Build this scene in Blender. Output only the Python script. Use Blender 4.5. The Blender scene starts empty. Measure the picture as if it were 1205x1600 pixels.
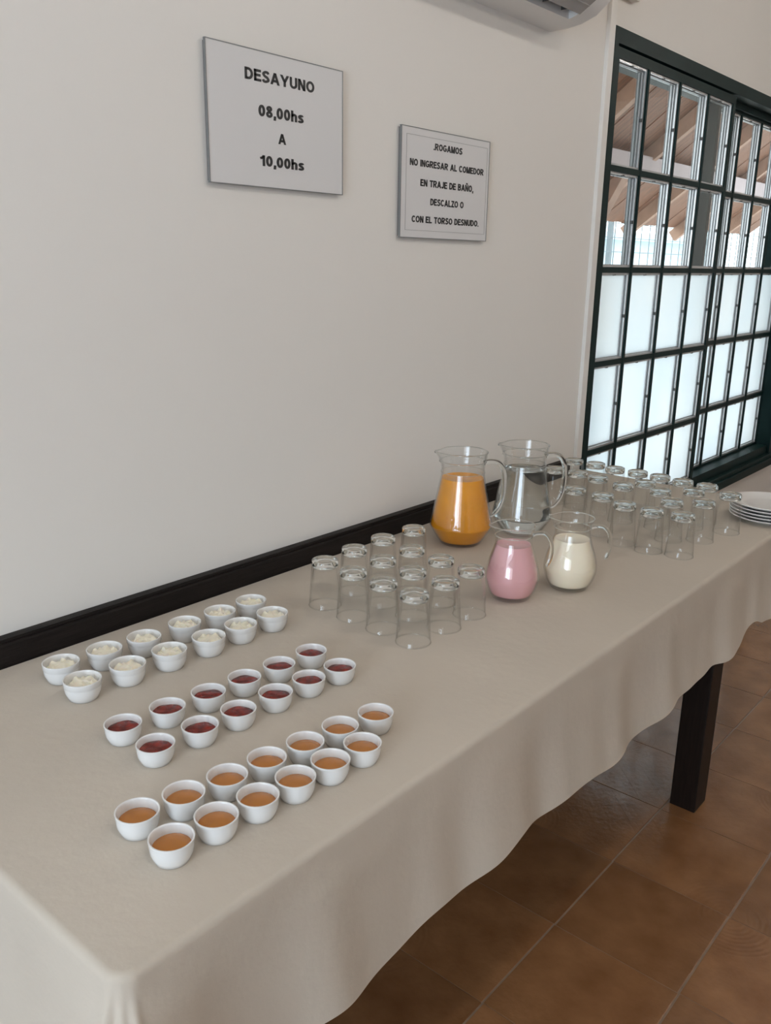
import bpy, bmesh, math, random
from mathutils import Vector, Matrix
random.seed(7)
PI = math.pi
scn = bpy.context.scene
C = scn.collection

# ------------------------------------------------------------------ camera
FPX, YAW, PITCH, ROLL = 1347.55, 0.866485, -0.281549, 0.0160123
fw = Vector((math.sin(YAW)*math.cos(PITCH), math.cos(YAW)*math.cos(PITCH), math.sin(PITCH)))
rt = Vector((math.cos(YAW), -math.sin(YAW), 0)); up = rt.cross(fw)
r2 = math.cos(ROLL)*rt + math.sin(ROLL)*up; u2 = -math.sin(ROLL)*rt + math.cos(ROLL)*up
cam = bpy.data.cameras.new('camera'); camo = bpy.data.objects.new('camera', cam); C.objects.link(camo)
camo.matrix_world = Matrix(((r2.x, u2.x, -fw.x, 0.0), (r2.y, u2.y, -fw.y, -1.5), (r2.z, u2.z, -fw.z, 1.53), (0, 0, 0, 1)))
cam.sensor_fit = 'VERTICAL'; cam.sensor_height = 32.0; cam.lens = FPX/1600*32.0; cam.clip_start = 0.02
scn.camera = camo

# ------------------------------------------------------------------ sky, lights, exposure
w = bpy.data.worlds.new('sky'); scn.world = w; w.use_nodes = True
bg = w.node_tree.nodes['Background']; bg.inputs[0].default_value = (0.86, 0.94, 1.0, 1); bg.inputs[1].default_value = 4.6
def area(name, loc, rot, sx, sy, power, col):
    l = bpy.data.lights.new(name, 'AREA'); l.shape = 'RECTANGLE'; l.size = sx; l.size_y = sy; l.energy = power; l.color = col
    o = bpy.data.objects.new(name, l); C.objects.link(o); o.location = loc; o.rotation_euler = rot; return o
# daylight in the window opening of the wall out of view
area('daylight_left_window', (-2.62, -1.6, 1.35), (0, -PI/2, 0), 1.5, 1.3, 78, (0.62, 0.80, 1.0))
sun = bpy.data.lights.new('sun', 'SUN'); sun.energy = 3.0; sun.angle = 0.01; sun.color = (1, 0.95, 0.86)
suno = bpy.data.objects.new('sun', sun); C.objects.link(suno); suno.rotation_euler = (math.radians(28), math.radians(-35), 0)
scn.view_settings.view_transform = 'Standard'; scn.view_settings.look = 'None'
scn.view_settings.exposure = -0.36; scn.view_settings.gamma = 1.0; scn.view_settings.use_curve_mapping = False
scn.cycles.transparent_max_bounces = 48; scn.cycles.max_bounces = 16; scn.cycles.transmission_bounces = 16

# ------------------------------------------------------------------ materials
def nt(name):
    m = bpy.data.materials.new(name); m.use_nodes = True
    return m, m.node_tree, m.node_tree.nodes['Principled BSDF']
def pmat(name, col, rough=0.5, metal=0.0, noise=0.0, scale=8.0, bump=0.0, bscale=60.0, spec=0.5, coat=0.0, sss=0.0, stretch=None):
    m, t, b = nt(name)
    b.inputs['Base Color'].default_value = (*col, 1); b.inputs['Roughness'].default_value = rough
    b.inputs['Metallic'].default_value = metal; b.inputs['Specular IOR Level'].default_value = spec
    b.inputs['Coat Weight'].default_value = coat
    if sss:
        b.inputs['Subsurface Weight'].default_value = sss; b.inputs['Subsurface Radius'].default_value = (0.012, 0.008, 0.004); b.inputs['Subsurface Scale'].default_value = 1.0
    tc = t.nodes.new('ShaderNodeTexCoord'); src = tc.outputs['Object']
    if stretch:
        mp = t.nodes.new('ShaderNodeMapping'); mp.inputs['Scale'].default_value = stretch
        t.links.new(src, mp.inputs[0]); src = mp.outputs[0]
    if noise:
        n = t.nodes.new('ShaderNodeTexNoise'); n.inputs['Scale'].default_value = scale; n.inputs['Detail'].default_value = 5
        t.links.new(src, n.inputs['Vector'])
        r = t.nodes.new('ShaderNodeValToRGB'); e = r.color_ramp.elements
        e[0].position = 0.3; e[1].position = 0.7
        e[0].color = (*[c*(1-noise) for c in col], 1); e[1].color = (*[min(1, c*(1+noise)) for c in col], 1)
        t.links.new(n.outputs['Fac'], r.inputs[0]); t.links.new(r.outputs[0], b.inputs['Base Color'])
    if bump:
        n2 = t.nodes.new('ShaderNodeTexNoise'); n2.inputs['Scale'].default_value = bscale; n2.inputs['Detail'].default_value = 4
        t.links.new(src, n2.inputs['Vector'])
        bp = t.nodes.new('ShaderNodeBump'); bp.inputs['Strength'].default_value = bump; bp.inputs['Distance'].default_value = 0.004
        t.links.new(n2.outputs['Fac'], bp.inputs['Height']); t.links.new(bp.outputs[0], b.inputs['Normal'])
    return m
def thin_glass(name, tint=(0.994, 0.996, 0.995), ior=1.48, rough=0.0):
    m = bpy.data.materials.new(name); m.use_nodes = True; t = m.node_tree; t.nodes.clear()
    o = t.nodes.new('ShaderNodeOutputMaterial'); mx = t.nodes.new('ShaderNodeMixShader'); lw = t.nodes.new('ShaderNodeLayerWeight'); pw = t.nodes.new('ShaderNodeMath'); pw.operation = 'POWER'; pw.inputs[1].default_value = 4.6
    f = t.nodes.new('ShaderNodeMath'); f.operation = 'MULTIPLY_ADD'; f0 = ((ior-1)/(ior+1))**2; f.inputs[1].default_value = 0.9-f0; f.inputs[2].default_value = f0
    t.links.new(lw.outputs['Facing'], pw.inputs[0]); t.links.new(pw.outputs[0], f.inputs[0])
    a = t.nodes.new('ShaderNodeBsdfTransparent'); a.inputs[0].default_value = (*tint, 1)
    g = t.nodes.new('ShaderNodeBsdfGlossy'); g.inputs['Roughness'].default_value = rough
    t.links.new(f.outputs[0], mx.inputs[0]); t.links.new(a.outputs[0], mx.inputs[1]); t.links.new(g.outputs[0], mx.inputs[2]); t.links.new(mx.outputs[0], o.inputs[0])
    return m
def real_glass(name, ior, col=(1, 1, 1)):
    m = bpy.data.materials.new(name); m.use_nodes = True; t = m.node_tree; t.nodes.clear()
    o = t.nodes.new('ShaderNodeOutputMaterial'); g = t.nodes.new('ShaderNodeBsdfGlass'); g.inputs['IOR'].default_value = ior; g.inputs['Color'].default_value = (*col, 1); g.inputs['Roughness'].default_value = 0.0
    t.links.new(g.outputs[0], o.inputs[0]); return m
def frosted(name):
    m = bpy.data.materials.new(name); m.use_nodes = True; t = m.node_tree; t.nodes.clear()
    o = t.nodes.new('ShaderNodeOutputMaterial'); mx = t.nodes.new('ShaderNodeMixShader'); mx.inputs[0].default_value = 0.10
    a = t.nodes.new('ShaderNodeBsdfTranslucent'); a.inputs[0].default_value = (0.88, 0.95, 0.98, 1)
    n = t.nodes.new('ShaderNodeTexNoise'); n.inputs['Scale'].default_value = 2.2; n.inputs['Detail'].default_value = 3
    r = t.nodes.new('ShaderNodeValToRGB'); r.color_ramp.elements[0].color = (0.80, 0.90, 0.95, 1); r.color_ramp.elements[1].color = (0.97, 0.98, 0.96, 1)
    tc = t.nodes.new('ShaderNodeTexCoord'); t.links.new(tc.outputs['Object'], n.inputs['Vector']); t.links.new(n.outputs['Fac'], r.inputs[0]); t.links.new(r.outputs[0], a.inputs[0])
    g = t.nodes.new('ShaderNodeBsdfGlossy'); g.inputs['Roughness'].default_value = 0.35
    t.links.new(a.outputs[0], mx.inputs[1]); t.links.new(g.outputs[0], mx.inputs[2]); t.links.new(mx.outputs[0], o.inputs[0]); return m
def emis(name, col, s):
    m = bpy.data.materials.new(name); m.use_nodes = True; t = m.node_tree; t.nodes.clear()
    o = t.nodes.new('ShaderNodeOutputMaterial'); e = t.nodes.new('ShaderNodeEmission'); e.inputs[0].default_value = (*col, 1); e.inputs[1].default_value = s
    t.links.new(e.outputs[0], o.inputs[0]); return m

def tile_mat():
    # glazed terracotta with a pressed relief: rings about one corner, straight bands along the diagonals
    m, t, b = nt('terracotta_tile'); N = t.nodes; L = t.links
    tc = N.new('ShaderNodeTexCoord'); oi = N.new('ShaderNodeObjectInfo')
    n = N.new('ShaderNodeTexNoise'); n.inputs['Scale'].default_value = 9; n.inputs['Detail'].default_value = 6
    ad = N.new('ShaderNodeVectorMath'); ad.operation = 'ADD'; L.new(tc.outputs['Object'], ad.inputs[0]); L.new(oi.outputs['Location'], ad.inputs[1]); L.new(ad.outputs[0], n.inputs['Vector'])
    r = N.new('ShaderNodeValToRGB'); e = r.color_ramp.elements; e[0].position = .3; e[1].position = .75
    e[0].color = (0.190, 0.083, 0.032, 1); e[1].color = (0.285, 0.138, 0.060, 1)
    L.new(n.outputs['Fac'], r.inputs[0])
    hs = N.new('ShaderNodeHueSaturation'); mr = N.new('ShaderNodeMapRange'); mr.inputs[3].default_value = 0.85; mr.inputs[4].default_value = 1.15
    L.new(oi.outputs['Random'], mr.inputs[0]); L.new(mr.outputs[0], hs.inputs['Value']); L.new(r.outputs[0], hs.inputs['Color']); L.new(hs.outputs[0], b.inputs['Base Color'])
    b.inputs['Roughness'].default_value = 0.24; b.inputs['Coat Weight'].default_value = 0.5; b.inputs['Coat Roughness'].default_value = 0.12
    sx = N.new('ShaderNodeSeparateXYZ'); L.new(tc.outputs['Object'], sx.inputs[0])
    def M(op, a, c=None, v=None):
        k = N.new('ShaderNodeMath'); k.operation = op
        for i, q in enumerate((a, c)):
            if q is None: continue
            if isinstance(q, (int, float)): k.inputs[i].default_value = q
            else: L.new(q, k.inputs[i])
        return k.outputs[0]
    x, y = sx.outputs[0], sx.outputs[1]
    dx, dy = M('SUBTRACT', x, .15), M('SUBTRACT', y, .15)
    d = M('SQRT', M('ADD', M('MULTIPLY', dx, dx), M('MULTIPLY', dy, dy)))
    ring = M('MULTIPLY', M('SINE', M('MULTIPLY', d, 480)), M('LESS_THAN', d, .125))
    wide = M('MULTIPLY', M('GREATER_THAN', d, .14), M('LESS_THAN', d, .165))
    diag = M('ABSOLUTE', M('SUBTRACT', x, y))
    band = M('MULTIPLY', M('MULTIPLY', M('GREATER_THAN', diag, .035), M('LESS_THAN', diag, .06)), M('GREATER_THAN', d, .165))
    band2 = M('MULTIPLY', M('LESS_THAN', M('ABSOLUTE', M('ADD', M('ADD', x, y), .16)), .010), 1.0)
    n3 = N.new('ShaderNodeTexNoise'); n3.inputs['Scale'].default_value = 55; n3.inputs['Detail'].default_value = 3; L.new(tc.outputs['Object'], n3.inputs['Vector'])
    h = M('ADD', M('ADD', M('MULTIPLY', ring, .12), M('MULTIPLY', wide, 1.0)), M('ADD', M('MULTIPLY', M('ADD', band, band2), 1.0), M('MULTIPLY', n3.outputs['Fac'], .8)))
    bp = N.new('ShaderNodeBump'); bp.inputs['Strength'].default_value = 0.6; bp.inputs['Distance'].default_value = 0.003
    L.new(h, bp.inputs['Height']); L.new(bp.outputs[0], b.inputs['Normal'])
    return m

M = {}
M['wall'] = pmat('wall_paint', (0.78, 0.745, 0.70), 0.6, noise=0.012, scale=1.2, bump=0.08, bscale=25)
M['ceiling'] = pmat('ceiling_paint', (0.80, 0.79, 0.77), 0.7)
M['rail'] = pmat('dark_wood_rail', (0.013, 0.010, 0.009), 0.5, spec=0.15, noise=0.3, scale=12, bump=0.3, bscale=30, stretch=(1, 12, 12))
M['leg'] = pmat('dark_wood_leg', (0.012, 0.007, 0.005), 0.45, spec=0.15, noise=0.3, scale=14, stretch=(10, 10, 1))
M['cloth'] = pmat('beige_cloth', (0.525, 0.458, 0.382), 0.85, noise=0.05, scale=3.0, bump=0.22, bscale=55, spec=0.2)
M['china'] = pmat('white_china', (0.76, 0.745, 0.725), 0.22, coat=0.3)
M['plate'] = pmat('plate_china', (0.80, 0.775, 0.745), 0.25, coat=0.3)
M['butter'] = pmat('whipped_butter', (0.90, 0.83, 0.67), 0.5, bump=0.3, bscale=90, sss=0.2)
M['jam'] = pmat('red_jam', (0.20, 0.016, 0.008), 0.12, noise=0.55, scale=70, bump=0.35, bscale=120, spec=0.2)
M['caramel'] = pmat('caramel_spread', (0.46, 0.165, 0.022), 0.07, noise=0.05, scale=60, bump=0.06, bscale=60)
M['juice'] = pmat('orange_juice', (0.76, 0.31, 0.012), 0.25, noise=0.05, scale=30, sss=0.15)
M['pinkmilk'] = pmat('pink_milk', (0.74, 0.40, 0.41), 0.25, sss=0.15)
M['milk'] = pmat('milk', (0.89, 0.79, 0.62), 0.25, sss=0.15)
M['glass'] = thin_glass('clear_glass'); M['thick'] = real_glass('thick_glass', 1.45, (0.99, 1, 0.995)); M['water'] = real_glass('water', 1.33, (0.93, 0.95, 0.95))
M['pane'] = thin_glass('window_glass', (0.95, 0.975, 0.97)); M['frost'] = frosted('frosted_glass')
M['green'] = pmat('dark_green_paint', (0.007, 0.021, 0.020), 0.42, noise=0.15, scale=9, spec=0.10)
M['bead'] = pmat('silver_glazing_bead', (0.22, 0.225, 0.225), 0.35, metal=0.4)
M['black'] = pmat('black_print', (0.012, 0.012, 0.014), 0.4)
M['paper'] = pmat('sign_paper', (0.68, 0.665, 0.66), 0.45)
M['signback'] = pmat('sign_back_board', (0.16, 0.15, 0.14), 0.5)
M['signline'] = pmat('sign_border_line', (0.30, 0.295, 0.29), 0.5)
M['tile'] = tile_mat()
M['grout'] = pmat('grout', (0.23, 0.15, 0.095), 0.8, noise=0.15, scale=30)
M['ac'] = pmat('white_plastic', (0.74, 0.73, 0.715), 0.35)
M['acdark'] = pmat('vent_dark', (0.05, 0.05, 0.05), 0.5)
M['silver'] = pmat('silver_flap', (0.60, 0.60, 0.60), 0.25, metal=0.5)
M['race'] = pmat('raceway_plastic', (0.78, 0.75, 0.71), 0.4)
M['plank'] = pmat('porch_wood', (0.22, 0.096, 0.050), 0.6, noise=0.45, scale=5, stretch=(8, 1, 1))
M['rafter'] = pmat('rafter_wood', (0.42, 0.25, 0.17), 0.6, noise=0.2, scale=6)
M['beam'] = pmat('beam_paint', (0.46, 0.38, 0.38), 0.6, noise=0.1, scale=4)
M['wire'] = pmat('galvanised_wire', (0.16, 0.20, 0.22), 0.6)
M['ground'] = pmat('pale_concrete', (0.60, 0.58, 0.54), 0.8, noise=0.1, scale=3)
M['pool'] = pmat('pale_blue_render', (0.55, 0.72, 0.82), 0.7, noise=0.05, scale=2)
M['lamp'] = emis('lamp_glow', (1.0, 0.945, 0.87), 152)

# ------------------------------------------------------------------ helpers
def tag(o, label=None, cat=None, group=None, kind=None):
    for k, v in (('label', label), ('category', cat), ('group', group), ('kind', kind)):
        if v: o[k] = v
    return o
def link(name, me, parent=None, loc=None):
    o = bpy.data.objects.new(name, me); C.objects.link(o)
    if parent: o.parent = parent
    if loc: o.location = loc
    return o
def empty(name, loc=(0, 0, 0), rz=0):
    o = link(name, None, None, loc); o.rotation_euler.z = rz; o.empty_display_size = 0.05; return o
def mesh(name, bm, mats, smooth=None):
    me = bpy.data.meshes.new(name); bmesh.ops.recalc_face_normals(bm, faces=bm.faces); bm.to_mesh(me); bm.free()
    for m in (mats if isinstance(mats, (list, tuple)) else [mats]): me.materials.append(M[m] if isinstance(m, str) else m)
    if smooth is not None:
        for p in me.polygons: p.use_smooth = True
        me.set_sharp_from_angle(angle=math.radians(smooth))
    return me
def bx(bm, x0, x1, y0, y1, z0, z1, mi=0, bevel=0):
    g = bmesh.ops.create_cube(bm, size=1); vs = g['verts']
    for v in vs: v.co = Vector(((x0+x1)/2+v.co.x*(x1-x0), (y0+y1)/2+v.co.y*(y1-y0), (z0+z1)/2+v.co.z*(z1-z0)))
    fs = set(f for v in vs for f in v.link_faces)
    for f in fs: f.material_index = mi
    if bevel:
        es = list(set(e for v in vs for e in v.link_edges))
        bmesh.ops.bevel(bm, geom=es, offset=bevel, segments=2, affect='EDGES', profile=0.7)
def boxmesh(name, mat, *boxes, bevel=0):
    bm = bmesh.new()
    for b in boxes: bx(bm, *b, bevel=bevel)
    return mesh(name, bm, mat)
def lathe(bm, prof, seg=48, mod=None, mi=0, cap=False):
    """prof: list of (r, z); mod(angle, r, z) -> (r, z); r==0 makes a pole"""
    rings = []
    for r, z in prof:
        if r <= 1e-6: rings.append([bm.verts.new((0, 0, z))])
        else:
            row = []
            for i in range(seg):
                a = 2*PI*i/seg; rr, zz = mod(a, r, z) if mod else (r, z)
                row.append(bm.verts.new((rr*math.cos(a), rr*math.sin(a), zz)))
            rings.append(row)
    for A, B in zip(rings, rings[1:]):
        if len(A) == 1 and len(B) == 1: continue
        for i in range(seg):
            j = (i+1) % seg
            f = [A[0], B[i], B[j]] if len(A) == 1 else [A[i], A[j], B[0]] if len(B) == 1 else [A[i], A[j], B[j], B[i]]
            bm.faces.new(f).material_index = mi
def spline(pts, n):
    P = [Vector(p) for p in pts]; out = []
    for i in range(len(P)-1):
        p0, p1, p2, p3 = P[max(i-1, 0)], P[i], P[i+1], P[min(i+2, len(P)-1)]
        for k in range(n):
            t = k/n
            out.append(0.5*((2*p1)+(-p0+p2)*t+(2*p0-5*p1+4*p2-p3)*t*t+(-p0+3*p1-3*p2+p3)*t**3))
    out.append(P[-1]); return out
def tube(bm, pts, rad, seg=10, flat=1.0, side=None):
    rows = []
    for i, p in enumerate(pts):
        d = (pts[min(i+1, len(pts)-1)]-pts[max(i-1, 0)]).normalized()
        s = (side or Vector((0, 1, 0))).normalized(); n = d.cross(s).normalized()
        R = rad(i/(len(pts)-1)) if callable(rad) else rad
        rows.append([bm.verts.new(p+R*(math.cos(a)*n*flat+math.sin(a)*s)) for a in (2*PI*k/seg for k in range(seg))])
    for A, B in zip(rows, rows[1:]):
        for k in range(seg): bm.faces.new((A[k], A[(k+1) % seg], B[(k+1) % seg], B[k]))
    bm.faces.new(rows[0]); bm.faces.new(rows[-1])
def copytree(o, loc=None, rz=None):
    c = o.copy(); C.objects.link(c)
    for ch in list(o.children):
        k = ch.copy(); C.objects.link(k); k.parent = c
        for g in list(ch.children):
            q = g.copy(); C.objects.link(q); q.parent = k
    if loc: c.location = loc
    if rz is not None: c.rotation_euler.z = rz
    return c

TZ = 0.795
# ------------------------------------------------------------------ room shell
XL, XR, YF, HC = -2.5, 7.5, -5.5, 2.9
WX0, WX1, WZ0, WZ1 = 2.892, 5.25, 0.435, 2.292
tag(link('wall_back', boxmesh('wall_back', 'wall', (XL-.2, WX0, 0, .22, 0, HC), (WX1, XR+.2, 0, .22, 0, HC), (WX0, WX1, 0, .22, 0, WZ0), (WX0, WX1, 0, .22, WZ1, HC))), kind='structure')
tag(link('wall_left', boxmesh('wall_left', 'wall', (XL-.2, XL, YF, -3.3, 0, HC), (XL-.2, XL, -.5, 0, 0, HC), (XL-.2, XL, -3.3, -.5, 0, .55), (XL-.2, XL, -3.3, -.5, 2.35, HC))), kind='structure')
tag(link('wall_front', boxmesh('wall_front', 'wall', (XL-.2, XR+.2, YF-.2, YF, 0, HC))), kind='structure')
tag(link('wall_right', boxmesh('wall_right', 'wall', (XR, XR+.2, YF, 0, 0, HC))), kind='structure')
tag(link('ceiling', boxmesh('ceiling', 'ceiling', (XL-.2, XR+.2, YF-.2, .22, HC, HC+.1))), kind='structure')
for nm, bxs in (('window_2', [(XL-.1, XL-.04, y-.025, y+.025, .55, 2.35) for y in (-3.27, -1.9, -.53)]+[(XL-.1, XL-.04, -3.3, -.5, z-.025, z+.025) for z in (.58, 2.32)]),):
    tag(link(nm, boxmesh(nm, 'green', *bxs)), kind='structure')

# floor: bed plus tiles laid square to the wall
floor = tag(link('floor', boxmesh('floor', 'grout', (XL-.2, XR+.2, YF-.2, .22, -.12, -.0012))), kind='structure')
PX, PY = 0.3067, 0.3097
bm = bmesh.new(); bx(bm, -PX/2+.0016, PX/2-.0016, -PY/2+.0016, PY/2-.0016, -.006, 0.0, bevel=0.0016)
tile_me = mesh('floor_tile', bm, 'tile')
rots = {(0, 0): 0, (1, 0): PI/2, (1, 1): PI, (0, 1): -PI/2}
far = bmesh.new()
for i in range(-13, 20):
    for j in range(-16, 4):
        cx, cy = 1.5915+(i+.5)*PX, -.705+(j+.5)*PY
        if not (XL < cx < XR and YF < cy < 0): continue
        if -2 <= i <= 17 and -4 <= j <= 2 and len(floor.children) < 300:
            o = link('tile', tile_me, floor, (cx, cy, 0)); o.rotation_euler.z = rots[(i % 2, j % 2)]
            if abs(o.rotation_euler.z) in (PI/2,): o.scale = (PY/PX, PX/PY, 1)
        else: bx(far, cx-PX/2+.003, cx+PX/2-.003, cy-PY/2+.003, cy+PY/2-.003, -.006, 0)
tag(link('tile_field', mesh('tile_field', far, 'tile'), floor), kind='stuff')

# chair rail on the wall behind the table
bm = bmesh.new()
prof = [(0, .765), (-.020, .765), (-.020, .836), (-.017, .839), (-.017, .842), (-.021, .845), (-.021, .851), (0, .851)]
A = [bm.verts.new((XL, y, z)) for y, z in prof]; B = [bm.verts.new((2.78, y, z)) for y, z in prof]
for k in range(len(prof)): bm.faces.new((A[k], A[(k+1) % len(prof)], B[(k+1) % len(prof)], B[k]))
bm.faces.new(A); bm.faces.new(B)
tag(link('trim_1', mesh('chair_rail', bm, 'rail')), 'black-stained wooden chair rail along the white wall', kind='structure')

# ------------------------------------------------------------------ window in the sign wall
win = tag(empty('window_1', (0, 0, 0)), kind='structure')
fr = link('window_frame', boxmesh('window_frame', 'green',
    (WX0, WX0+.028, -.006, .20, WZ0, WZ1), (WX1-.06, WX1, -.006, .20, WZ0, WZ1), (WX0+.028, WX1-.06, -.006, .20, WZ1-.048, WZ1),
    (WX0+.028, WX1-.06, .01, .20, WZ0, .545), (WX0+.028, WX1-.06, .055, .067, WZ1-.075, WZ1-.048)), win)
link('sill', boxmesh('sill', 'green', (WX0, WX1, -.030, .01, WZ0, .478), (WX0, WX1, -.018, .01, .478, .500), bevel=.004), win)
rowz = [0.545, 0.8415, 1.177, 1.5165, 1.860, 2.212]
def sash(x0, x1, y, cols, parent):
    """x0..x1 outer, cols = muntin centres"""
    st, d = .030, .045
    s = link('sash', boxmesh('sash', 'green', (x0, x0+st, y, y+d, .520, 2.238), (x1-st, x1, y, y+d, .520, 2.238), (x0+st, x1-st, y, y+d, .520, .556), (x0+st, x1-st, y, y+d, 2.206, 2.238)), parent)
    for z in rowz[1:5]: link('glazing_bar', boxmesh('glazing_bar', 'green', (x0+st, x1-st, y, y+.034, z-.010, z+.010)), s)
    for x in cols: link('glazing_bar', boxmesh('glazing_bar', 'green', (x-.0065, x+.0065, y-.001, y+.034, .556, 2.206)), s)
    xs = [x0+st]+[c for c in cols]+[x1-st]
    for i in range(len(xs)-1):
        a = xs[i]+(.0065 if i else 0); b = xs[i+1]-(.0065 if i < len(xs)-2 else 0)
        for k in range(5):
            lo = rowz[k]+.010; hi = rowz[k+1]-.010
            if k == 4: hi = 2.206
            if k == 0: lo = .556
            bm = bmesh.new(); wd = .010
            for wd, ya, yb, mi in ((.0075, .006, .012, 2), (.0050, .012, .019, 0), (.0100, .019, .0222, 2), (.0085, .0258, .040, 0), (.0095, .030, .034, 2)):
                for q in ((a, a+wd, lo, hi), (b-wd, b, lo, hi), (a+wd, b-wd, lo, lo+wd), (a+wd, b-wd, hi-wd, hi)): bx(bm, q[0], q[1], y+ya, y+yb, q[2], q[3], mi=mi)
            wd = .008
            zc = (lo+hi)/2; bx(bm, b-wd-.002, b-wd+.003, y+.006, y+.016, zc-.006, zc+.006, mi=1)
            bx(bm, (a+b)/2-.006, (a+b)/2+.006, y+.006, y+.014, hi-wd-.002, hi-wd+.003, mi=1)
            link('glazing_bead', mesh('glazing_bead', bm, ['bead', 'acdark', 'silver']), s)
            link('pane', boxmesh('pane', 'frost' if k < 3 else 'pane', (a+.004, b-.004, y+.022, y+.026, lo+.004, hi-.004)), s)
    return s
sash(2.920, 4.058, 0.002, (3.1875, 3.471, 3.759), win)
sash(4.050, 5.215, 0.072, (4.3455, 4.6275, 4.910), win)

# ------------------------------------------------------------------ outside: porch, fence, ground
tag(link('ground', boxmesh('ground', 'ground', (-6, 22, .22, 26, -.15, -.02))), kind='structure')
SL = 0.75
def slope_z(y): return 2.36-SL*(y-1.5)
porch = tag(empty('porch_roof', (6.0, 1.5, 0)), 'brown boarded porch roof with pale rafters outside the window', 'porch roof')
ang = math.atan(SL)
y_a, y_b = .30, 2.12
bl = (y_b-y_a)/math.cos(ang)
pm = boxmesh('board', 'plank', (-.068, .068, 0, bl, 0, .022)); rm = boxmesh('rafter', 'rafter', (-.028, .028, 0, bl+.06, -.10, 0))
n = 0
for k in range(62):
    x = 2.0+k*.14
    o = link('board', pm, porch, (x-6, y_a-1.5, slope_z(y_a)+.003*(k % 3))); o.rotation_euler.x = -ang
for k in range(8):
    x = 2.25+k*1.05
    o = link('rafter', rm, porch, (x-6, y_a-1.5, slope_z(y_a)-.001)); o.rotation_euler.x = -ang
link('beam', boxmesh('beam', 'beam', (-4, 5, -.06, .06, 2.185, 2.30)), porch)
for x in (1.8, 4.6): 
    link('post', boxmesh('post', 'beam', (x-6+1.0, x-6+1.13, -.065, .065, -.02, 2.185)), porch)
    for s in (-1, 1):
        bm = bmesh.new(); bx(bm, -.035, .035, -.035, .035, 0, .62)
        o = link('knee_brace', mesh('knee_brace', bm, 'rafter'), porch, (x-6+1.065, 0, 1.74)); o.rotation_euler.y = s*PI/4
fence = tag(empty('mesh_fence', (9, 3.0, -.02)), 'galvanised wire mesh fence outside the window', 'fence')
bm = bmesh.new()
for k in range(46): bx(bm, -5+k*.22-.004, -5+k*.22+.004, -.004, .004, .05, 2.2)
for k in range(15): bx(bm, -5, 5, -.003, .001, .05+k*.15-.004, .05+k*.15+.004)
tag(link('wire_mesh', mesh('wire_mesh', bm, 'wire'), fence), kind='stuff')
for k in range(5): link('fence_post', boxmesh('fence_post', 'wire', (-5+k*2.5-.025, -5+k*2.5+.025, 0, .05, 0, 2.25)), fence)
bm = bmesh.new(); bx(bm, -3.2, 3.2, -1.5, 1.5, 0, 2.0); bx(bm, -3.4, 3.4, -1.7, 1.7, 2.0, 2.12)
tag(link('garden_shed', mesh('garden_shed', bm, 'pool'), None, (15.5, 7.4, -.02)), 'pale blue flat-roofed outbuilding beyond the mesh fence', 'outbuilding')

# ------------------------------------------------------------------ table and cloth
CX0, CX1, CYF, CYB = 0.378, 2.895, -0.818, -0.0235
table = tag(empty('dining_table', (1.63, -.42, 0)), 'long dark wooden table under the beige cloth', 'table')
tx, ty = 1.63, -.42
link('tabletop', boxmesh('tabletop', 'leg', (CX0+.012-tx, CX1-.012-tx, CYF+.012-ty, CYB-.002-ty, TZ-.035, TZ-.003)), table)
lm = boxmesh('leg', 'leg', (0, .084, 0, .075, 0, TZ-.035), bevel=.003)
for lx in (.44, 2.2515):
    for ly in (-.7875, -.13): link('leg', lm, table, (lx-tx, ly-ty, 0))
link('apron', boxmesh('apron', 'leg', (.46-tx, 2.33-tx, -.765-ty, -.740-ty, TZ-.13, TZ-.035), (.46-tx, 2.33-tx, -.12-ty, -.095-ty, TZ-.13, TZ-.035)), table)

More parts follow.
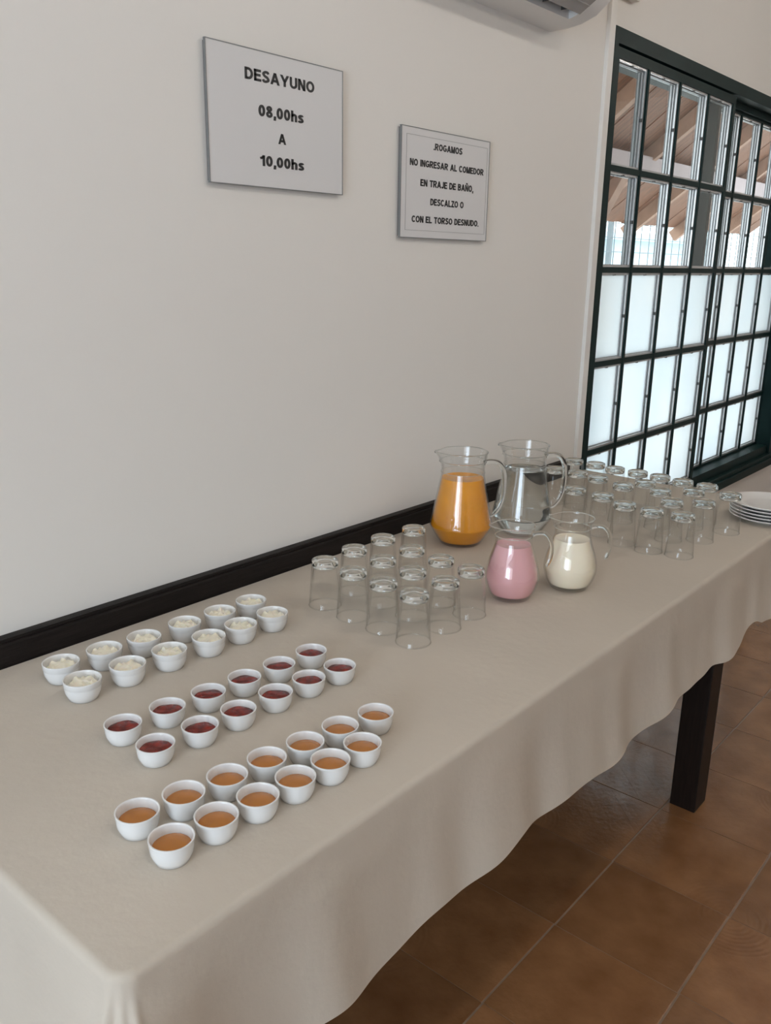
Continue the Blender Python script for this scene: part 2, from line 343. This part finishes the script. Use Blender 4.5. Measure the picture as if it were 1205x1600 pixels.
def cloth():
    bm = bmesh.new(); rc = .028
    pts = []   # (pos, normal, s, corner weight)
    def seg(a, b, nrm, n):
        for k in range(n): t = k/n; pts.append((Vector(a).lerp(Vector(b), t), Vector(nrm), 0.0))
    def arc(c, a0, a1, n):
        for k in range(n):
            t = k/n; a = a0+(a1-a0)*t; nr = Vector((math.cos(a), math.sin(a))); pts.append((Vector(c)+rc*nr, nr, math.sin(PI*t)))
    seg((CX0, CYB), (CX0, CYF+rc), (-1, 0), 110)
    arc((CX0+rc, CYF+rc), PI, 1.5*PI, 36)
    seg((CX0+rc, CYF), (CX1-rc, CYF), (0, -1), 420)
    arc((CX1-rc, CYF+rc), 1.5*PI, 2*PI, 36)
    seg((CX1, CYF+rc), (CX1, CYB), (1, 0), 110); pts.append((Vector((CX1, CYB)), Vector((1, 0)), 0))
    s = 0; rows = []
    NR = 20
    for i, (p, nr, cw) in enumerate(pts):
        if i: s += (p-pts[i-1][0]).length+(.012 if cw else 0)
        side = 'L' if i < 110 else 'F'
        # gather near the corners
        dcl = math.exp(-((p-Vector((CX0, CYF))).length/.10)**2)
        dcr = math.exp(-((p-Vector((CX1, CYF))).length/.10)**2)
        fold = (1+1.5*math.exp(-((p-Vector((CX0, CYF))).length/.25)**2))*.006*math.sin(s*17+.6)+.004*math.sin(s*29+1.9)+.0015*math.sin(s*51)
        hem = .246+.004*math.sin(s*13+.4)+.003*math.sin(s*27+2.0)+.0015*math.sin(s*49+1)
        if side == 'F': hem += .012*math.exp(-((p.x-.80)/.16)**2)*0-.014*math.exp(-((p.x-1.17)/.10)**2)+.012*math.exp(-((p.x-1.52)/.12)**2)-.028*math.exp(-((p.x-2.385)/.05)**2)+.030*math.exp(-((p.x-2.68)/.12)**2)
        corner = (dcl+dcr)
        hem += .03*corner*cw
        row = []
        er = .011
        prof = [(-.0, 0)]
        row.append(bm.verts.new((p.x-nr.x*er, p.y-nr.y*er, TZ)))
        for k in range(1, 5):
            a = k/4*PI/2; q = -er+er*math.sin(a); row.append(bm.verts.new((p.x+nr.x*q, p.y+nr.y*q, TZ-er+er*math.cos(a))))
        for k in range(1, NR+1):
            t = k/NR; d = er+(hem-er)*t
            out = fold*(t**.8)*1.0+.022*t*t+corner*(.050*t)*(.4+cw)+cw*.020*t*math.sin(i*.55)+.004
            out = max(out, .0015)*min(1, t*4)
            row.append(bm.verts.new((p.x+nr.x*out, p.y+nr.y*out, TZ-d)))
        rows.append(row)
    for A, B in zip(rows, rows[1:]):
        for k in range(len(A)-1): bm.faces.new((A[k], A[k+1], B[k+1], B[k]))
    bm.faces.new([r[0] for r in rows])
    bmesh.ops.triangulate(bm, faces=[f for f in bm.faces if len(f.verts) > 4])
    return mesh('tablecloth', bm, 'cloth', smooth=55)
tag(link('tablecloth', cloth()), 'plain beige cloth draped over the long table', 'tablecloth')

# ------------------------------------------------------------------ signs
TW = .215
def glyph(ch):
    """bold grotesque capitals as strokes on a unit cap height: (advance width, list of (points, closed))"""
    a = TW/2; el = lambda cx, cy, rx, ry, d0, d1, n=20: [(cx+rx*math.cos(math.radians(d0+(d1-d0)*k/n)), cy+ry*math.sin(math.radians(d0+(d1-d0)*k/n))) for k in range(n+1)]
    S = lambda w, h: [(p.x, p.y) for p in spline([(w-a-.01, h*.76, 0), (w*.74, h-a*1.05, 0), (w*.42, h-a, 0), (a+.02, h*.74, 0), (w*.38, h*.555, 0), (w*.68, h*.45, 0), (w-a, h*.25, 0), (w*.56, a, 0), (w*.26, a*1.05, 0), (a-.02, h*.26, 0)], 6)]
    st = lambda x, lo=0, hi=1: ([(x, lo), (x, hi)], False)
    G = {
     'I': (TW, [st(a)]), 'L': (.62, [st(a), ([(0, a), (.62, a)], False)]),
     'E': (.67, [st(a), ([(0, a), (.67, a)], False), ([(0, 1-a), (.66, 1-a)], False), ([(0, .52), (.62, .52)], False)]),
     'T': (.74, [st(.37), ([(0, 1-a), (.74, 1-a)], False)]), 'N': (.76, [st(a), st(.76-a), ([(a+.01, 1), (.75-a, 0)], False)]),
     'M': (.90, [st(a), st(.90-a), ([(a+.02, 1), (.45, 0)], False), ([(.45, 0), (.88-a, 1)], False)]),
     'A': (.88, [([(.10, 0), (.44, 1)], False), ([(.78, 0), (.44, 1)], False), ([(.22, .31), (.66, .31)], False)]),
     'Y': (.86, [([(.10, 1), (.43, .40)], False), ([(.76, 1), (.43, .40)], False), st(.43, 0, .46)]),
     'U': (.75, [([(a, 1), (a, .38)]+el(.375, .375, .375-a, .375-a, 180, 360)+[(.75-a, .38), (.75-a, 1)], False)]),
     'O': (.86, [(el(.43, .5, .43-a, .5-a, 0, 360, 36)[:-1], True)]), '0': (.60, [(el(.30, .5, .30-a, .5-a, 0, 360, 32)[:-1], True)]),
     'D': (.77, [st(a), ([(a, 1-a), (.30, 1-a)]+el(.32, .5, .45-a, .5-a, 90, -90)+[(.30, a), (a, a)], False)]),
     'C': (.80, [(el(.43, .5, .43-a, .5-a, 42, 318, 30), False)]),
     'G': (.84, [(el(.43, .5, .43-a, .5-a, 42, 322, 30), False), ([(.44, .44), (.84, .44)], False), st(.84-a, .12, .50)]),
     'S': (.72, [(S(.72, 1), False)]),
     'R': (.80, [st(a), ([(a, 1-a), (.42, 1-a)]+el(.44, .715, .27-a*.3, .285-a, 90, -90)+[(.42, .43+a*.0), (a, .43)], False), ([(.40, .45), (.68, 0)], False)]),
     'B': (.74, [st(a), ([(a, 1-a), (.38, 1-a)]+el(.40, .74, .29-a*.4, .26-a, 90, -90)+[(a, .575)], False), ([(a, .52)]+el(.40, .30, .34-a, .30-a, 90, -90)+[(a, a)], False)]),
     'J': (.58, [([(.58-a, 1), (.58-a, .32)]+el(.29, .30, .29-a, .30-a, 0, -170), False)]),
     'Z': (.68, [([(.02, 1-a), (.66, 1-a)], False), ([(0, a), (.68, a)], False), ([(.13, .06), (.55, .94)], False)]),
     '8': (.60, [(el(.30, .275, .30-a, .275-a*.9, 0, 360, 28)[:-1], True), (el(.30, .755, .265-a, .245-a*.9, 0, 360, 28)[:-1], True)]),
     '1': (.42, [st(.42-a), ([(.0, .70), (.16, .76), (.30, .90)], False)]),
     'h': (.58, [st(a), ([(a, .44)]+el(.29, .50, .29-a, .235-a, 165, 0)+[(.58-a, 0)], False)]),
     's': (.56, [(S(.56, .74), False)]), ',': (.20, [([(.10, -.19), (.13, .19)], False)]), '.': (.20, [st(.10, 0, .19)]), ' ': (.36, []),
    }
    if ch == '\u00d1':
        w_, s_ = G['N']; return w_, s_+[([(.20, 1.13), (.30, 1.20), (.46, 1.13), (.56, 1.20)], False)]
    return G[ch]
def stroke(bm, pts, closed, T):
    P = [Vector(p) for p in pts]; n = len(P); hw = TW/2; L = []; R = []
    if n == 2:
        d = (P[1]-P[0]).normalized()
        if abs(d.y) > .35: e = Vector((hw/abs(d.y), 0))
        else: e = Vector((0, hw))
        if abs(d.y) > .35 and d.y < 0: e = -e
        L = [P[0]-e, P[1]-e]; R = [P[0]+e, P[1]+e]
    else:
        for i in range(n):
            p0 = P[i-1] if (closed or i) else P[i]; p1 = P[(i+1) % n] if (closed or i < n-1) else P[i]
            d = (p1-p0).normalized(); q = Vector((-d.y, d.x)); L.append(P[i]+q*hw); R.append(P[i]-q*hw)
    f = [[bm.verts.new(T(p, y)) for p in X] for X in (L, R) for y in (0, 1)]   # L back, L front, R back, R front
    m = len(L)
    for i in range(m if closed else m-1):
        j = (i+1) % m
        bm.faces.new((f[1][i], f[1][j], f[3][j], f[3][i])); bm.faces.new((f[0][i], f[0][j], f[1][j], f[1][i])); bm.faces.new((f[2][i], f[3][i], f[3][j], f[2][j]))
    if not closed:
        for i in (0, m-1): bm.faces.new((f[0][i], f[1][i], f[3][i], f[2][i]))
def lettering(txt, x0, x1, zc, hcap, parent, origin):
    gap = .095; wid = 0; items = []
    for c in txt:
        w_, ss = glyph(c); items.append((wid, ss)); wid += w_+gap
    wid -= gap; sx = (x1-x0)/wid; bm = bmesh.new()
    for off, ss in items:
        for pts, cl in ss:
            stroke(bm, [(px+off, pz) for px, pz in pts], cl, lambda p, y: (p.x*sx+x0-origin[0], -.0010*y+.0002, (p.y-.5)*hcap+zc-origin[2]))
    return link('lettering', mesh('lettering', bm, 'black'), parent)
def sign(x0, x1, z0, z1, label, lines, border=None, tilt=0.0):
    org = ((x0+x1)/2, -.012, z0)
    s = tag(empty('wall_sign', org), label, 'sign')
    w, h = (x1-x0)/2, z1-z0
    link('back_board', boxmesh('back_board', 'signback', (-w+.004, w-.004, .004, .0118, .004, h-.004)), s)
    link('panel', boxmesh('panel', 'paper', (-w+.0012, w-.0012, 0, .0045, .0012, h-.0012)), s)
    e = .0018
    link('edge_strip', boxmesh('edge_strip', 'bead', (-w, -w+e, -.001, .005, 0, h), (w-e, w, -.001, .005, 0, h), (-w+e, w-e, -.001, .005, 0, e), (-w+e, w-e, -.001, .005, h-e, h)), s)
    for t in lines: lettering(*t, s, org)
    if border:
        a, b, c, d = border; a -= org[0]; b -= org[0]; c -= z0; d -= z0; e = .0009
        link('border_line', boxmesh('border_line', 'signline', (a, b, -.0005, .0005, c, c+e), (a, b, -.0005, .0005, d-e, d), (a, a+e, -.0005, .0005, c, d), (b-e, b, -.0005, .0005, c, d)), s)
    return s
sign(1.184, 1.576, 1.681, 1.947, 'framed white sign with breakfast hours in large black letters', [
    ('DESAYUNO', 1.284, 1.484, 1.899, .0225), ('08,00hs', 1.319, 1.450, 1.833, .0225), ('A', 1.374, 1.396, 1.783, .021), ('10,00hs', 1.321, 1.450, 1.735, .0215)])
sign(1.789, 2.181, 1.593, 1.861, 'white sign of five small text lines inside a thin border', [
    ('.ROGAMOS', 1.922, 2.049, 1.8225, .0165), ('NO INGRESAR AL COMEDOR', 1.825, 2.154, 1.778, .0165), ('EN TRAJE DE BA\u00d1O,', 1.870, 2.107, 1.731, .017),
    ('DESCALZO O', 1.914, 2.064, 1.686, .017), ('CON EL TORSO DESNUDO.', 1.837, 2.140, 1.6405, .0165)], border=(1.810, 2.170, 1.612, 1.843))

# ------------------------------------------------------------------ air conditioner, trunking
ac = tag(empty('air_conditioner', (2.066, 0, 2.197)), 'white split air conditioner high on the wall above the signs', 'air conditioner')
prof = [(0, 0), (-.06, .001), (-.105, .007), (-.150, .022), (-.190, .053), (-.212, .095), (-.220, .14), (-.218, .27), (-.20, .29), (0, .29)]
def acbody(x0, x1, pr):
    bm = bmesh.new(); A = [bm.verts.new((x0, y, z)) for y, z in pr]; B = [bm.verts.new((x1, y, z)) for y, z in pr]
    for k in range(len(pr)): bm.faces.new((A[k], A[(k+1) % len(pr)], B[(k+1) % len(pr)], B[k]))
    bm.faces.new(A); bm.faces.new(B); return bm
slotted = prof[:2]+[(-.100, .006), (-.098, .046), (-.180, .078), (-.187, .051)]+prof[4:]
link('body', mesh('body', acbody(-.422, .352, slotted), 'ac', smooth=30), ac)
link('end_cap', mesh('end_cap', acbody(.352, .422, prof), 'ac', smooth=30), ac)
link('outlet', boxmesh('outlet', 'acdark', (-.42, .352, -.178, -.100, .044, .050)), ac)
bm = bmesh.new(); bx(bm, -.418, .3515, -.034, .029, -.002, .002, bevel=.001); bx(bm, -.418, .350, -.006, -.003, -.0035, -.002)
fl = link('flap', mesh('flap', bm, 'silver'), ac, (0, -.159, .029)); fl.rotation_euler.x = math.radians(-31)
vm = boxmesh('outlet_vane', 'acdark', (-.001, .001, -.134, -.104, .018, .044))
for k in range(8): link('outlet_vane', vm, ac, (-.40+k*.1, 0, 0))
tag(link('cable_trunking', boxmesh('cable_trunking', 'race', (2.836, 2.874, -.014, 0.001, .84, 2.62), bevel=.002)), 'slim white cable trunking running down beside the window frame', 'trunking')
bm = bmesh.new(); bx(bm, -.055, .055, -.03, 0.001, 0, .07, bevel=.004); bx(bm, -.03, .03, -.034, -.03, .018, .052, mi=1)
tag(link('junction_box', mesh('junction_box', bm, ['race', 'acdark']), None, (2.945, 0, 2.378)), 'small white box on the wall above the window corner', 'junction box')

# ------------------------------------------------------------------ ramekins
def ramekin(name, R, H, fill, banded):
    t = empty(name); rb = R*.68; b = bmesh.new(); th = .0028
    out = [(0, .002), (rb-.005, .002), (rb-.004, 0), (rb-.0005, 0), (rb+.002, .0012), (R*.84, H*.22), (R*.925, H*.42), (R*.955, H*.66)]
    if banded: out += [(R*.958, H*.70), (R*.985, H*.73), (R*.99, H*.92)]
    else: out += [(R*.965, H*.78), (R*.985, H*.90)]
    out += [(R, H*.955), (R*.995, H*.99), (R-.0015, H), (R-th*.8, H*.985), (R-th, H*.93), (R*.955-th, H*.66), (R*.90-th, H*.42), (R*.78-th, H*.22), (R*.5, H*.15), (0, H*.14)]
    lathe(b, out, 40); link('bowl', mesh('bowl', b, 'china', smooth=50), t)
    b = bmesh.new()
    if fill == 'butter':
        lv = H*.70; Ri = R*.945-th
        rnd = random.Random(3); ph = [rnd.uniform(0, 6) for _ in range(4)]
        rows = [(Ri*f, 0) for f in (1, .86, .74, .6, .42, .22)]
        def mod(a, r, z):
            f = r/Ri; spike = max(0, math.sin(a*5+ph[0]))*.6+max(0, math.sin(a*8+ph[1]))*.4
            return (r, lv-.004+(.012*max(0, .92-f)**.45)+(.0085*spike*math.exp(-((f-.66)/.16)**2))+.0012*math.sin(a*3+r*700))
        lathe(b, [(Ri*.78, H*.25), (Ri*.94, lv-.010)]+rows+[(0, lv+.007)], 48, lambda a, r, z: mod(a, r, z) if z == 0 else (r, z))
        o = link('butter', mesh('butter', b, 'butter', smooth=60), t); o['label'] = 'pale whipped butter with peaks'
    else:
        lv = H*(.66 if fill == 'jam' else .62); Ri = R*.952-th
        lathe(b, [(Ri*.82, H*.25), (Ri*.985, lv-.001), (Ri*.94, lv), (Ri*.5, lv+.0006), (0, lv+.0008)], 40, lambda a, r, z: (r, z+(.0007*math.sin(a*4+r*400) if z >= lv and fill == 'jam' else 0)))
        o = link(fill, mesh(fill, b, fill, smooth=60), t); o['label'] = 'dark red jam' if fill == 'jam' else 'amber caramel spread'
    return t
ords = ['first', 'second', 'third', 'fourth', 'fifth', 'sixth', 'seventh']
def place_ramekins(fill, R, H, banded, rows, what, rowname, group):
    proto = ramekin('ramekin', R, H, fill, banded); first = True
    for rn, pts in zip(rowname, rows):
        for k, (x, y) in enumerate(pts):
            o = proto if first else copytree(proto); first = False
            o.location = (x, y, TZ); o.rotation_euler.z = random.uniform(0, 6.28)
            tag(o, f'white ramekin of {what}, {rn} row, {ords[k]} from the table end without plates', 'ramekin', group)
place_ramekins('butter', .0328, .037, True, [
    [(.702, -.142), (.785, -.150), (.866, -.158), (.960, -.160), (1.045, -.165), (1.128, -.167)],
    [(.692, -.230), (.778, -.236), (.864, -.242), (.951, -.248), (1.031, -.248), (1.113, -.251)]],
    'butter', ('wall-side', 'room-side'), 'ramekins of whipped butter')
place_ramekins('jam', .0297, .0315, False, [
    [(.660, -.402), (.739, -.409), (.816, -.418), (.892, -.422), (.969, -.428), (1.047, -.432)],
    [(.659, -.490), (.738, -.496), (.812, -.501), (.892, -.503), (.967, -.507), (1.038, -.515)]],
    'red jam', ('wall-side', 'room-side'), 'ramekins of red jam')
place_ramekins('caramel', .0297, .0330, False, [
    [(.543, -.615), (.609, -.627), (.676, -.638), (.744, -.646), (.813, -.656), (.883, -.663), (.952, -.677)],
    [(.540, -.694), (.607, -.700), (.673, -.707), (.738, -.713), (.803, -.719), (.869, -.723)]],
    'caramel', ('wall-side', 'room-side'), 'ramekins of caramel')

# ------------------------------------------------------------------ tumblers, mouth down
def tumbler(Rb, Rt, H):
    t = empty('tumbler'); th = .0016; base = .011
    b = bmesh.new()
    R = lambda z: Rb+(Rt-Rb)*(z/H)
    o = [(R(z), z) for z in (.0012, H*.2, H*.45, H*.7, H-base)]
    def mod(a, r, z): return r, z
    inner = [(R(z)-th-(.0016 if z > H*.7 else 0), z) for z in (H-base-.001, H*.72, H*.45, H*.2, .0012)]
    def flute(a, r, z):
        return (r, z)
    prof = [(R(0)-th*.5, 0)]+o
    lathe(b, prof+[(R(H-base)-th, H-base)]+inner+[(R(0)-th*.5, 0)], 60, lambda a, r, z: (r-(.0007*(1+math.cos(10*a)) if z > H*.4 and r < R(z)-th*.9 else 0), z))
    link('wall', mesh('wall', b, 'glass', smooth=40), t)
    b = bmesh.new(); z0 = H-base
    lathe(b, [(0, z0+.0035), (Rt*.55, z0+.002), (Rt*.86, z0-.0025), (R(z0)-th-.0004, z0-.006), (R(z0)-.0002, z0-.0005), (R(z0)+.0002, z0+.001), (Rt+.0006, H-.003), (Rt-.0004, H-.0008), (Rt-.002, H), (Rt-.0045, H-.0006), (Rt*.6, H-.0028), (0, H-.003)], 40)
    link('base', mesh('base', b, 'thick', smooth=50), t)
    b = bmesh.new(); n = 40; q = .0012; rows = []
    for i in range(n):
        a = 2*PI*i/n
        rows.append([b.verts.new(((Rb-.0006+q*math.cos(c))*math.cos(a), (Rb-.0006+q*math.cos(c))*math.sin(a), q+q*math.sin(c))) for c in (2*PI*k/6 for k in range(6))])
    for i in range(n):
        for k in range(6): b.faces.new((rows[i][k], rows[i][(k+1) % 6], rows[(i+1) % n][(k+1) % 6], rows[(i+1) % n][k]))
    link('rim', mesh('rim', b, 'glass', smooth=80), t)
    return t
tl = tumbler(.0365, .0285, .108); first = True
left = [('wall-side', [(1.278, -.242), (1.383, -.233), (1.490, -.228), (1.598, -.235)]), ('second', [(1.271, -.333), (1.372, -.329), (1.472, -.331)]),
        ('third', [(1.266, -.422), (1.360, -.424), (1.462, -.422)]), ('room-side', [(1.259, -.509), (1.358, -.512), (1.453, -.510)])]
for rn, pts in left:
    for k, (x, y) in enumerate(pts):
        o = tl if first else copytree(tl); first = False
        o.location = (x, y, TZ); tag(o, f'upturned clear tumbler near the ramekins, {rn} row, {ords[k]} from the ramekins', 'tumbler', 'upturned tumblers beside the ramekins')
tr = tumbler(.0372, .0300, .116); first = True
right = [('row along the table end', [(2.545, -.158), (2.547, -.236), (2.532, -.312), (2.536, -.388), (2.530, -.464), (2.519, -.541), (2.513, -.618)]),
         ('row behind the water jug', [(2.395, -.172), (2.398, -.252), (2.380, -.330), (2.346, -.430), (2.358, -.540), (2.270, -.612)]),
         ('short inner row near the plates', [(2.424, -.464), (2.432, -.610), (2.326, -.680), (2.458, -.706)]),
         ('row next to the milk jug', [(2.206, -.348), (2.195, -.441), (2.150, -.529), (2.140, -.612), (2.157, -.690)])]
for rn, pts in right:
    for k, (x, y) in enumerate(pts):
        o = tr if first else copytree(tr); first = False
        o.location = (x, y, TZ); tag(o, f'upturned tumbler in the {rn}, {ords[k]} from the wall', 'tumbler', 'upturned tumblers beside the plates')

# ------------------------------------------------------------------ plates
bm = bmesh.new(); R = .112
lathe(bm, [(0, .004), (.060, .004), (.063, 0), (.067, 0), (.070, .003), (.098, .011), (R-.001, .0165), (R, .0178), (R-.001, .0192), (.098, .0155), (.076, .0085), (.068, .0075), (0, .0072)], 64)
pme = mesh('plate', bm, 'plate', smooth=50)
names = ['lowest', 'second', 'third', 'fourth', 'topmost']
for k in range(5):
    o = link('plate', pme, None, (2.682+random.uniform(-.002, .002), -.752+random.uniform(-.002, .002), TZ+k*.0098))
    tag(o, f'white china plate, {names[k]} of the stack beside the tumblers', 'plate', 'stacked white plates')

# ------------------------------------------------------------------ jugs
hdir = Vector((math.cos(YAW), -math.sin(YAW)))
def jug(name, loc, prof, fillz, liquid, liqname, liqlabel, label, handle, spout, rz, hr):
    t = tag(empty(name, loc, rz), label, 'jug')
    th = .0030; H = prof[-1][1]
    # smooth outer profile
    sp = spline([(r, z, 0) for r, z in prof], 5); out = [(p.x, p.y) for p in sp]
    def mod(a, r, z):
        f = max(0, (z-(H-.045))/.045); g = math.exp(-((a-PI)/.30)**2)
        return r+spout*f*f*g, z+spout*.25*f*f*g
    inner = [(r-th, max(z, .008)) for r, z in reversed(out)]
    b = bmesh.new()
    lathe(b, [(0, .003), (prof[0][0]-.008, .003), (prof[0][0]-.005, 0)]+out+[(out[-1][0]-th*.5, H+.0012)]+inner+[(0, .008)], 64, mod)
    link('glass_body', mesh('glass_body', b, 'glass', smooth=50), t)
    # collar rings moulded round the neck
    b = bmesh.new()
    for r, z, q in handle['rings']:
        n = 64; rows = []
        for i in range(n):
            a = 2*PI*i/n; rr, _ = mod(a, r, z)
            rows.append([b.verts.new(((rr+q*math.cos(c))*math.cos(a), (rr+q*math.cos(c))*math.sin(a), z+q*math.sin(c))) for c in (2*PI*k/8 for k in range(8))])
        for i in range(n):
            A, B = rows[i], rows[(i+1) % n]
            for k in range(8): b.faces.new((A[k], A[(k+1) % 8], B[(k+1) % 8], B[k]))
    link('collar', mesh('collar', b, 'thick', smooth=60), t)
    b = bmesh.new(); pts = spline([(x, 0, z) for x, z in handle['path']], 8)
    tube(b, pts, lambda u: hr*(1.15-.35*u), 12, flat=.7)
    link('handle', mesh('handle', b, 'thick', smooth=60), t)
    b = bmesh.new(); li = [(r-th-.0006, z) for r, z in out if .010 < z < fillz]
    rt_ = li[-1][0]
    def rad(z):
        for (r0, z0), (r1, z1) in zip(out, out[1:]):
            if z0 <= z <= z1: return r0+(r1-r0)*(z-z0)/max(z1-z0, 1e-6)-th-.0006
        return rt_
    lathe(b, [(0, .0088), (prof[0][0]-.010, .0088)]+li+[(rad(fillz), fillz+.0008), (rad(fillz)-.002, fillz), (0, fillz)], 64)
    o = link(liqname, mesh(liqname, b, liquid, smooth=50), t); o['label'] = liqlabel
    return t
big = [(.0500, .0005), (.0560, .004), (.0700, .024), (.0835, .047), (.0848, .056), (.0800, .080), (.0725, .118), (.0640, .160), (.0590, .190), (.0578, .206), (.0600, .224), (.0620, .232), (.0632, .244), (.0648, .254)]
bigh = {'path': [(.058, .222), (.075, .226), (.098, .221), (.112, .200), (.116, .170), (.114, .130), (.105, .098), (.090, .078), (.078, .074)], 'rings': [(.0613, .229, .0016), (.0646, .254, .0016), (.0590, .200, .0009)]}
small = [(.0400, .0005), (.0440, .004), (.0540, .020), (.0610, .042), (.0617, .056), (.0575, .080), (.0490, .106), (.0425, .128), (.0405, .146), (.0425, .158), (.0460, .166), (.0480, .173)]
smallh = {'path': [(.040, .150), (.052, .154), (.069, .153), (.082, .141), (.088, .120), (.087, .098), (.082, .082), (.077, .076)], 'rings': [(.0412, .150, .0013), (.0478, .173, .0014)]}
HR = math.atan2(hdir.y, hdir.x)
jug('jug', (1.852, -.197, TZ), big, .183, 'juice', 'orange_juice', 'opaque orange juice', 'large glass jug of orange juice standing by the dark rail', bigh, .014, HR+.15, .0086)
jug('jug', (2.050, -.268, TZ), big, .186, 'water', 'water', 'clear water', 'large glass jug of clear water beside the orange juice jug', bigh, .014, HR+.10, .0098)
jug('jug', (1.602, -.521, TZ), small, .128, 'pinkmilk', 'strawberry_milk', 'opaque pink milk', 'small glass jug of pink milk in front of the orange juice', smallh, .010, HR+.05, .0064)
jug('jug', (1.750, -.588, TZ), small, .121, 'milk', 'milk', 'opaque cream-white milk', 'small glass jug of cream-white milk beside the pink milk', smallh, .010, HR-.10, .0064)

# ------------------------------------------------------------------ ceiling lamps of the room
def lamp():
    t = empty('ceiling_lamp'); b = bmesh.new()
    lathe(b, [(0, 0), (.07, 0), (.07, -.02), (.05, -.03), (0, -.03)], 24); link('lamp_base', mesh('lamp_base', b, 'ac', smooth=40), t)
    b = bmesh.new(); lathe(b, [(0, -.03), (.028, -.034), (.046, -.055), (.050, -.075), (.040, -.100), (.020, -.113), (0, -.116)], 24); link('globe', mesh('globe', b, 'lamp', smooth=60), t)
    return t
lp = lamp(); k = 0
for x in (.2, 2.0, 3.8, 5.6):
    for y in (-1.55, -3.1):
        o = lp if k == 0 else copytree(lp); o.location = (x, y, HC); k += 1
        tag(o, f"white globe ceiling lamp, {'table-side' if y > -2 else 'far-side'} row, {ords[(k-1)//2]} from the side window", 'ceiling lamp', 'globe lamps on the ceiling')
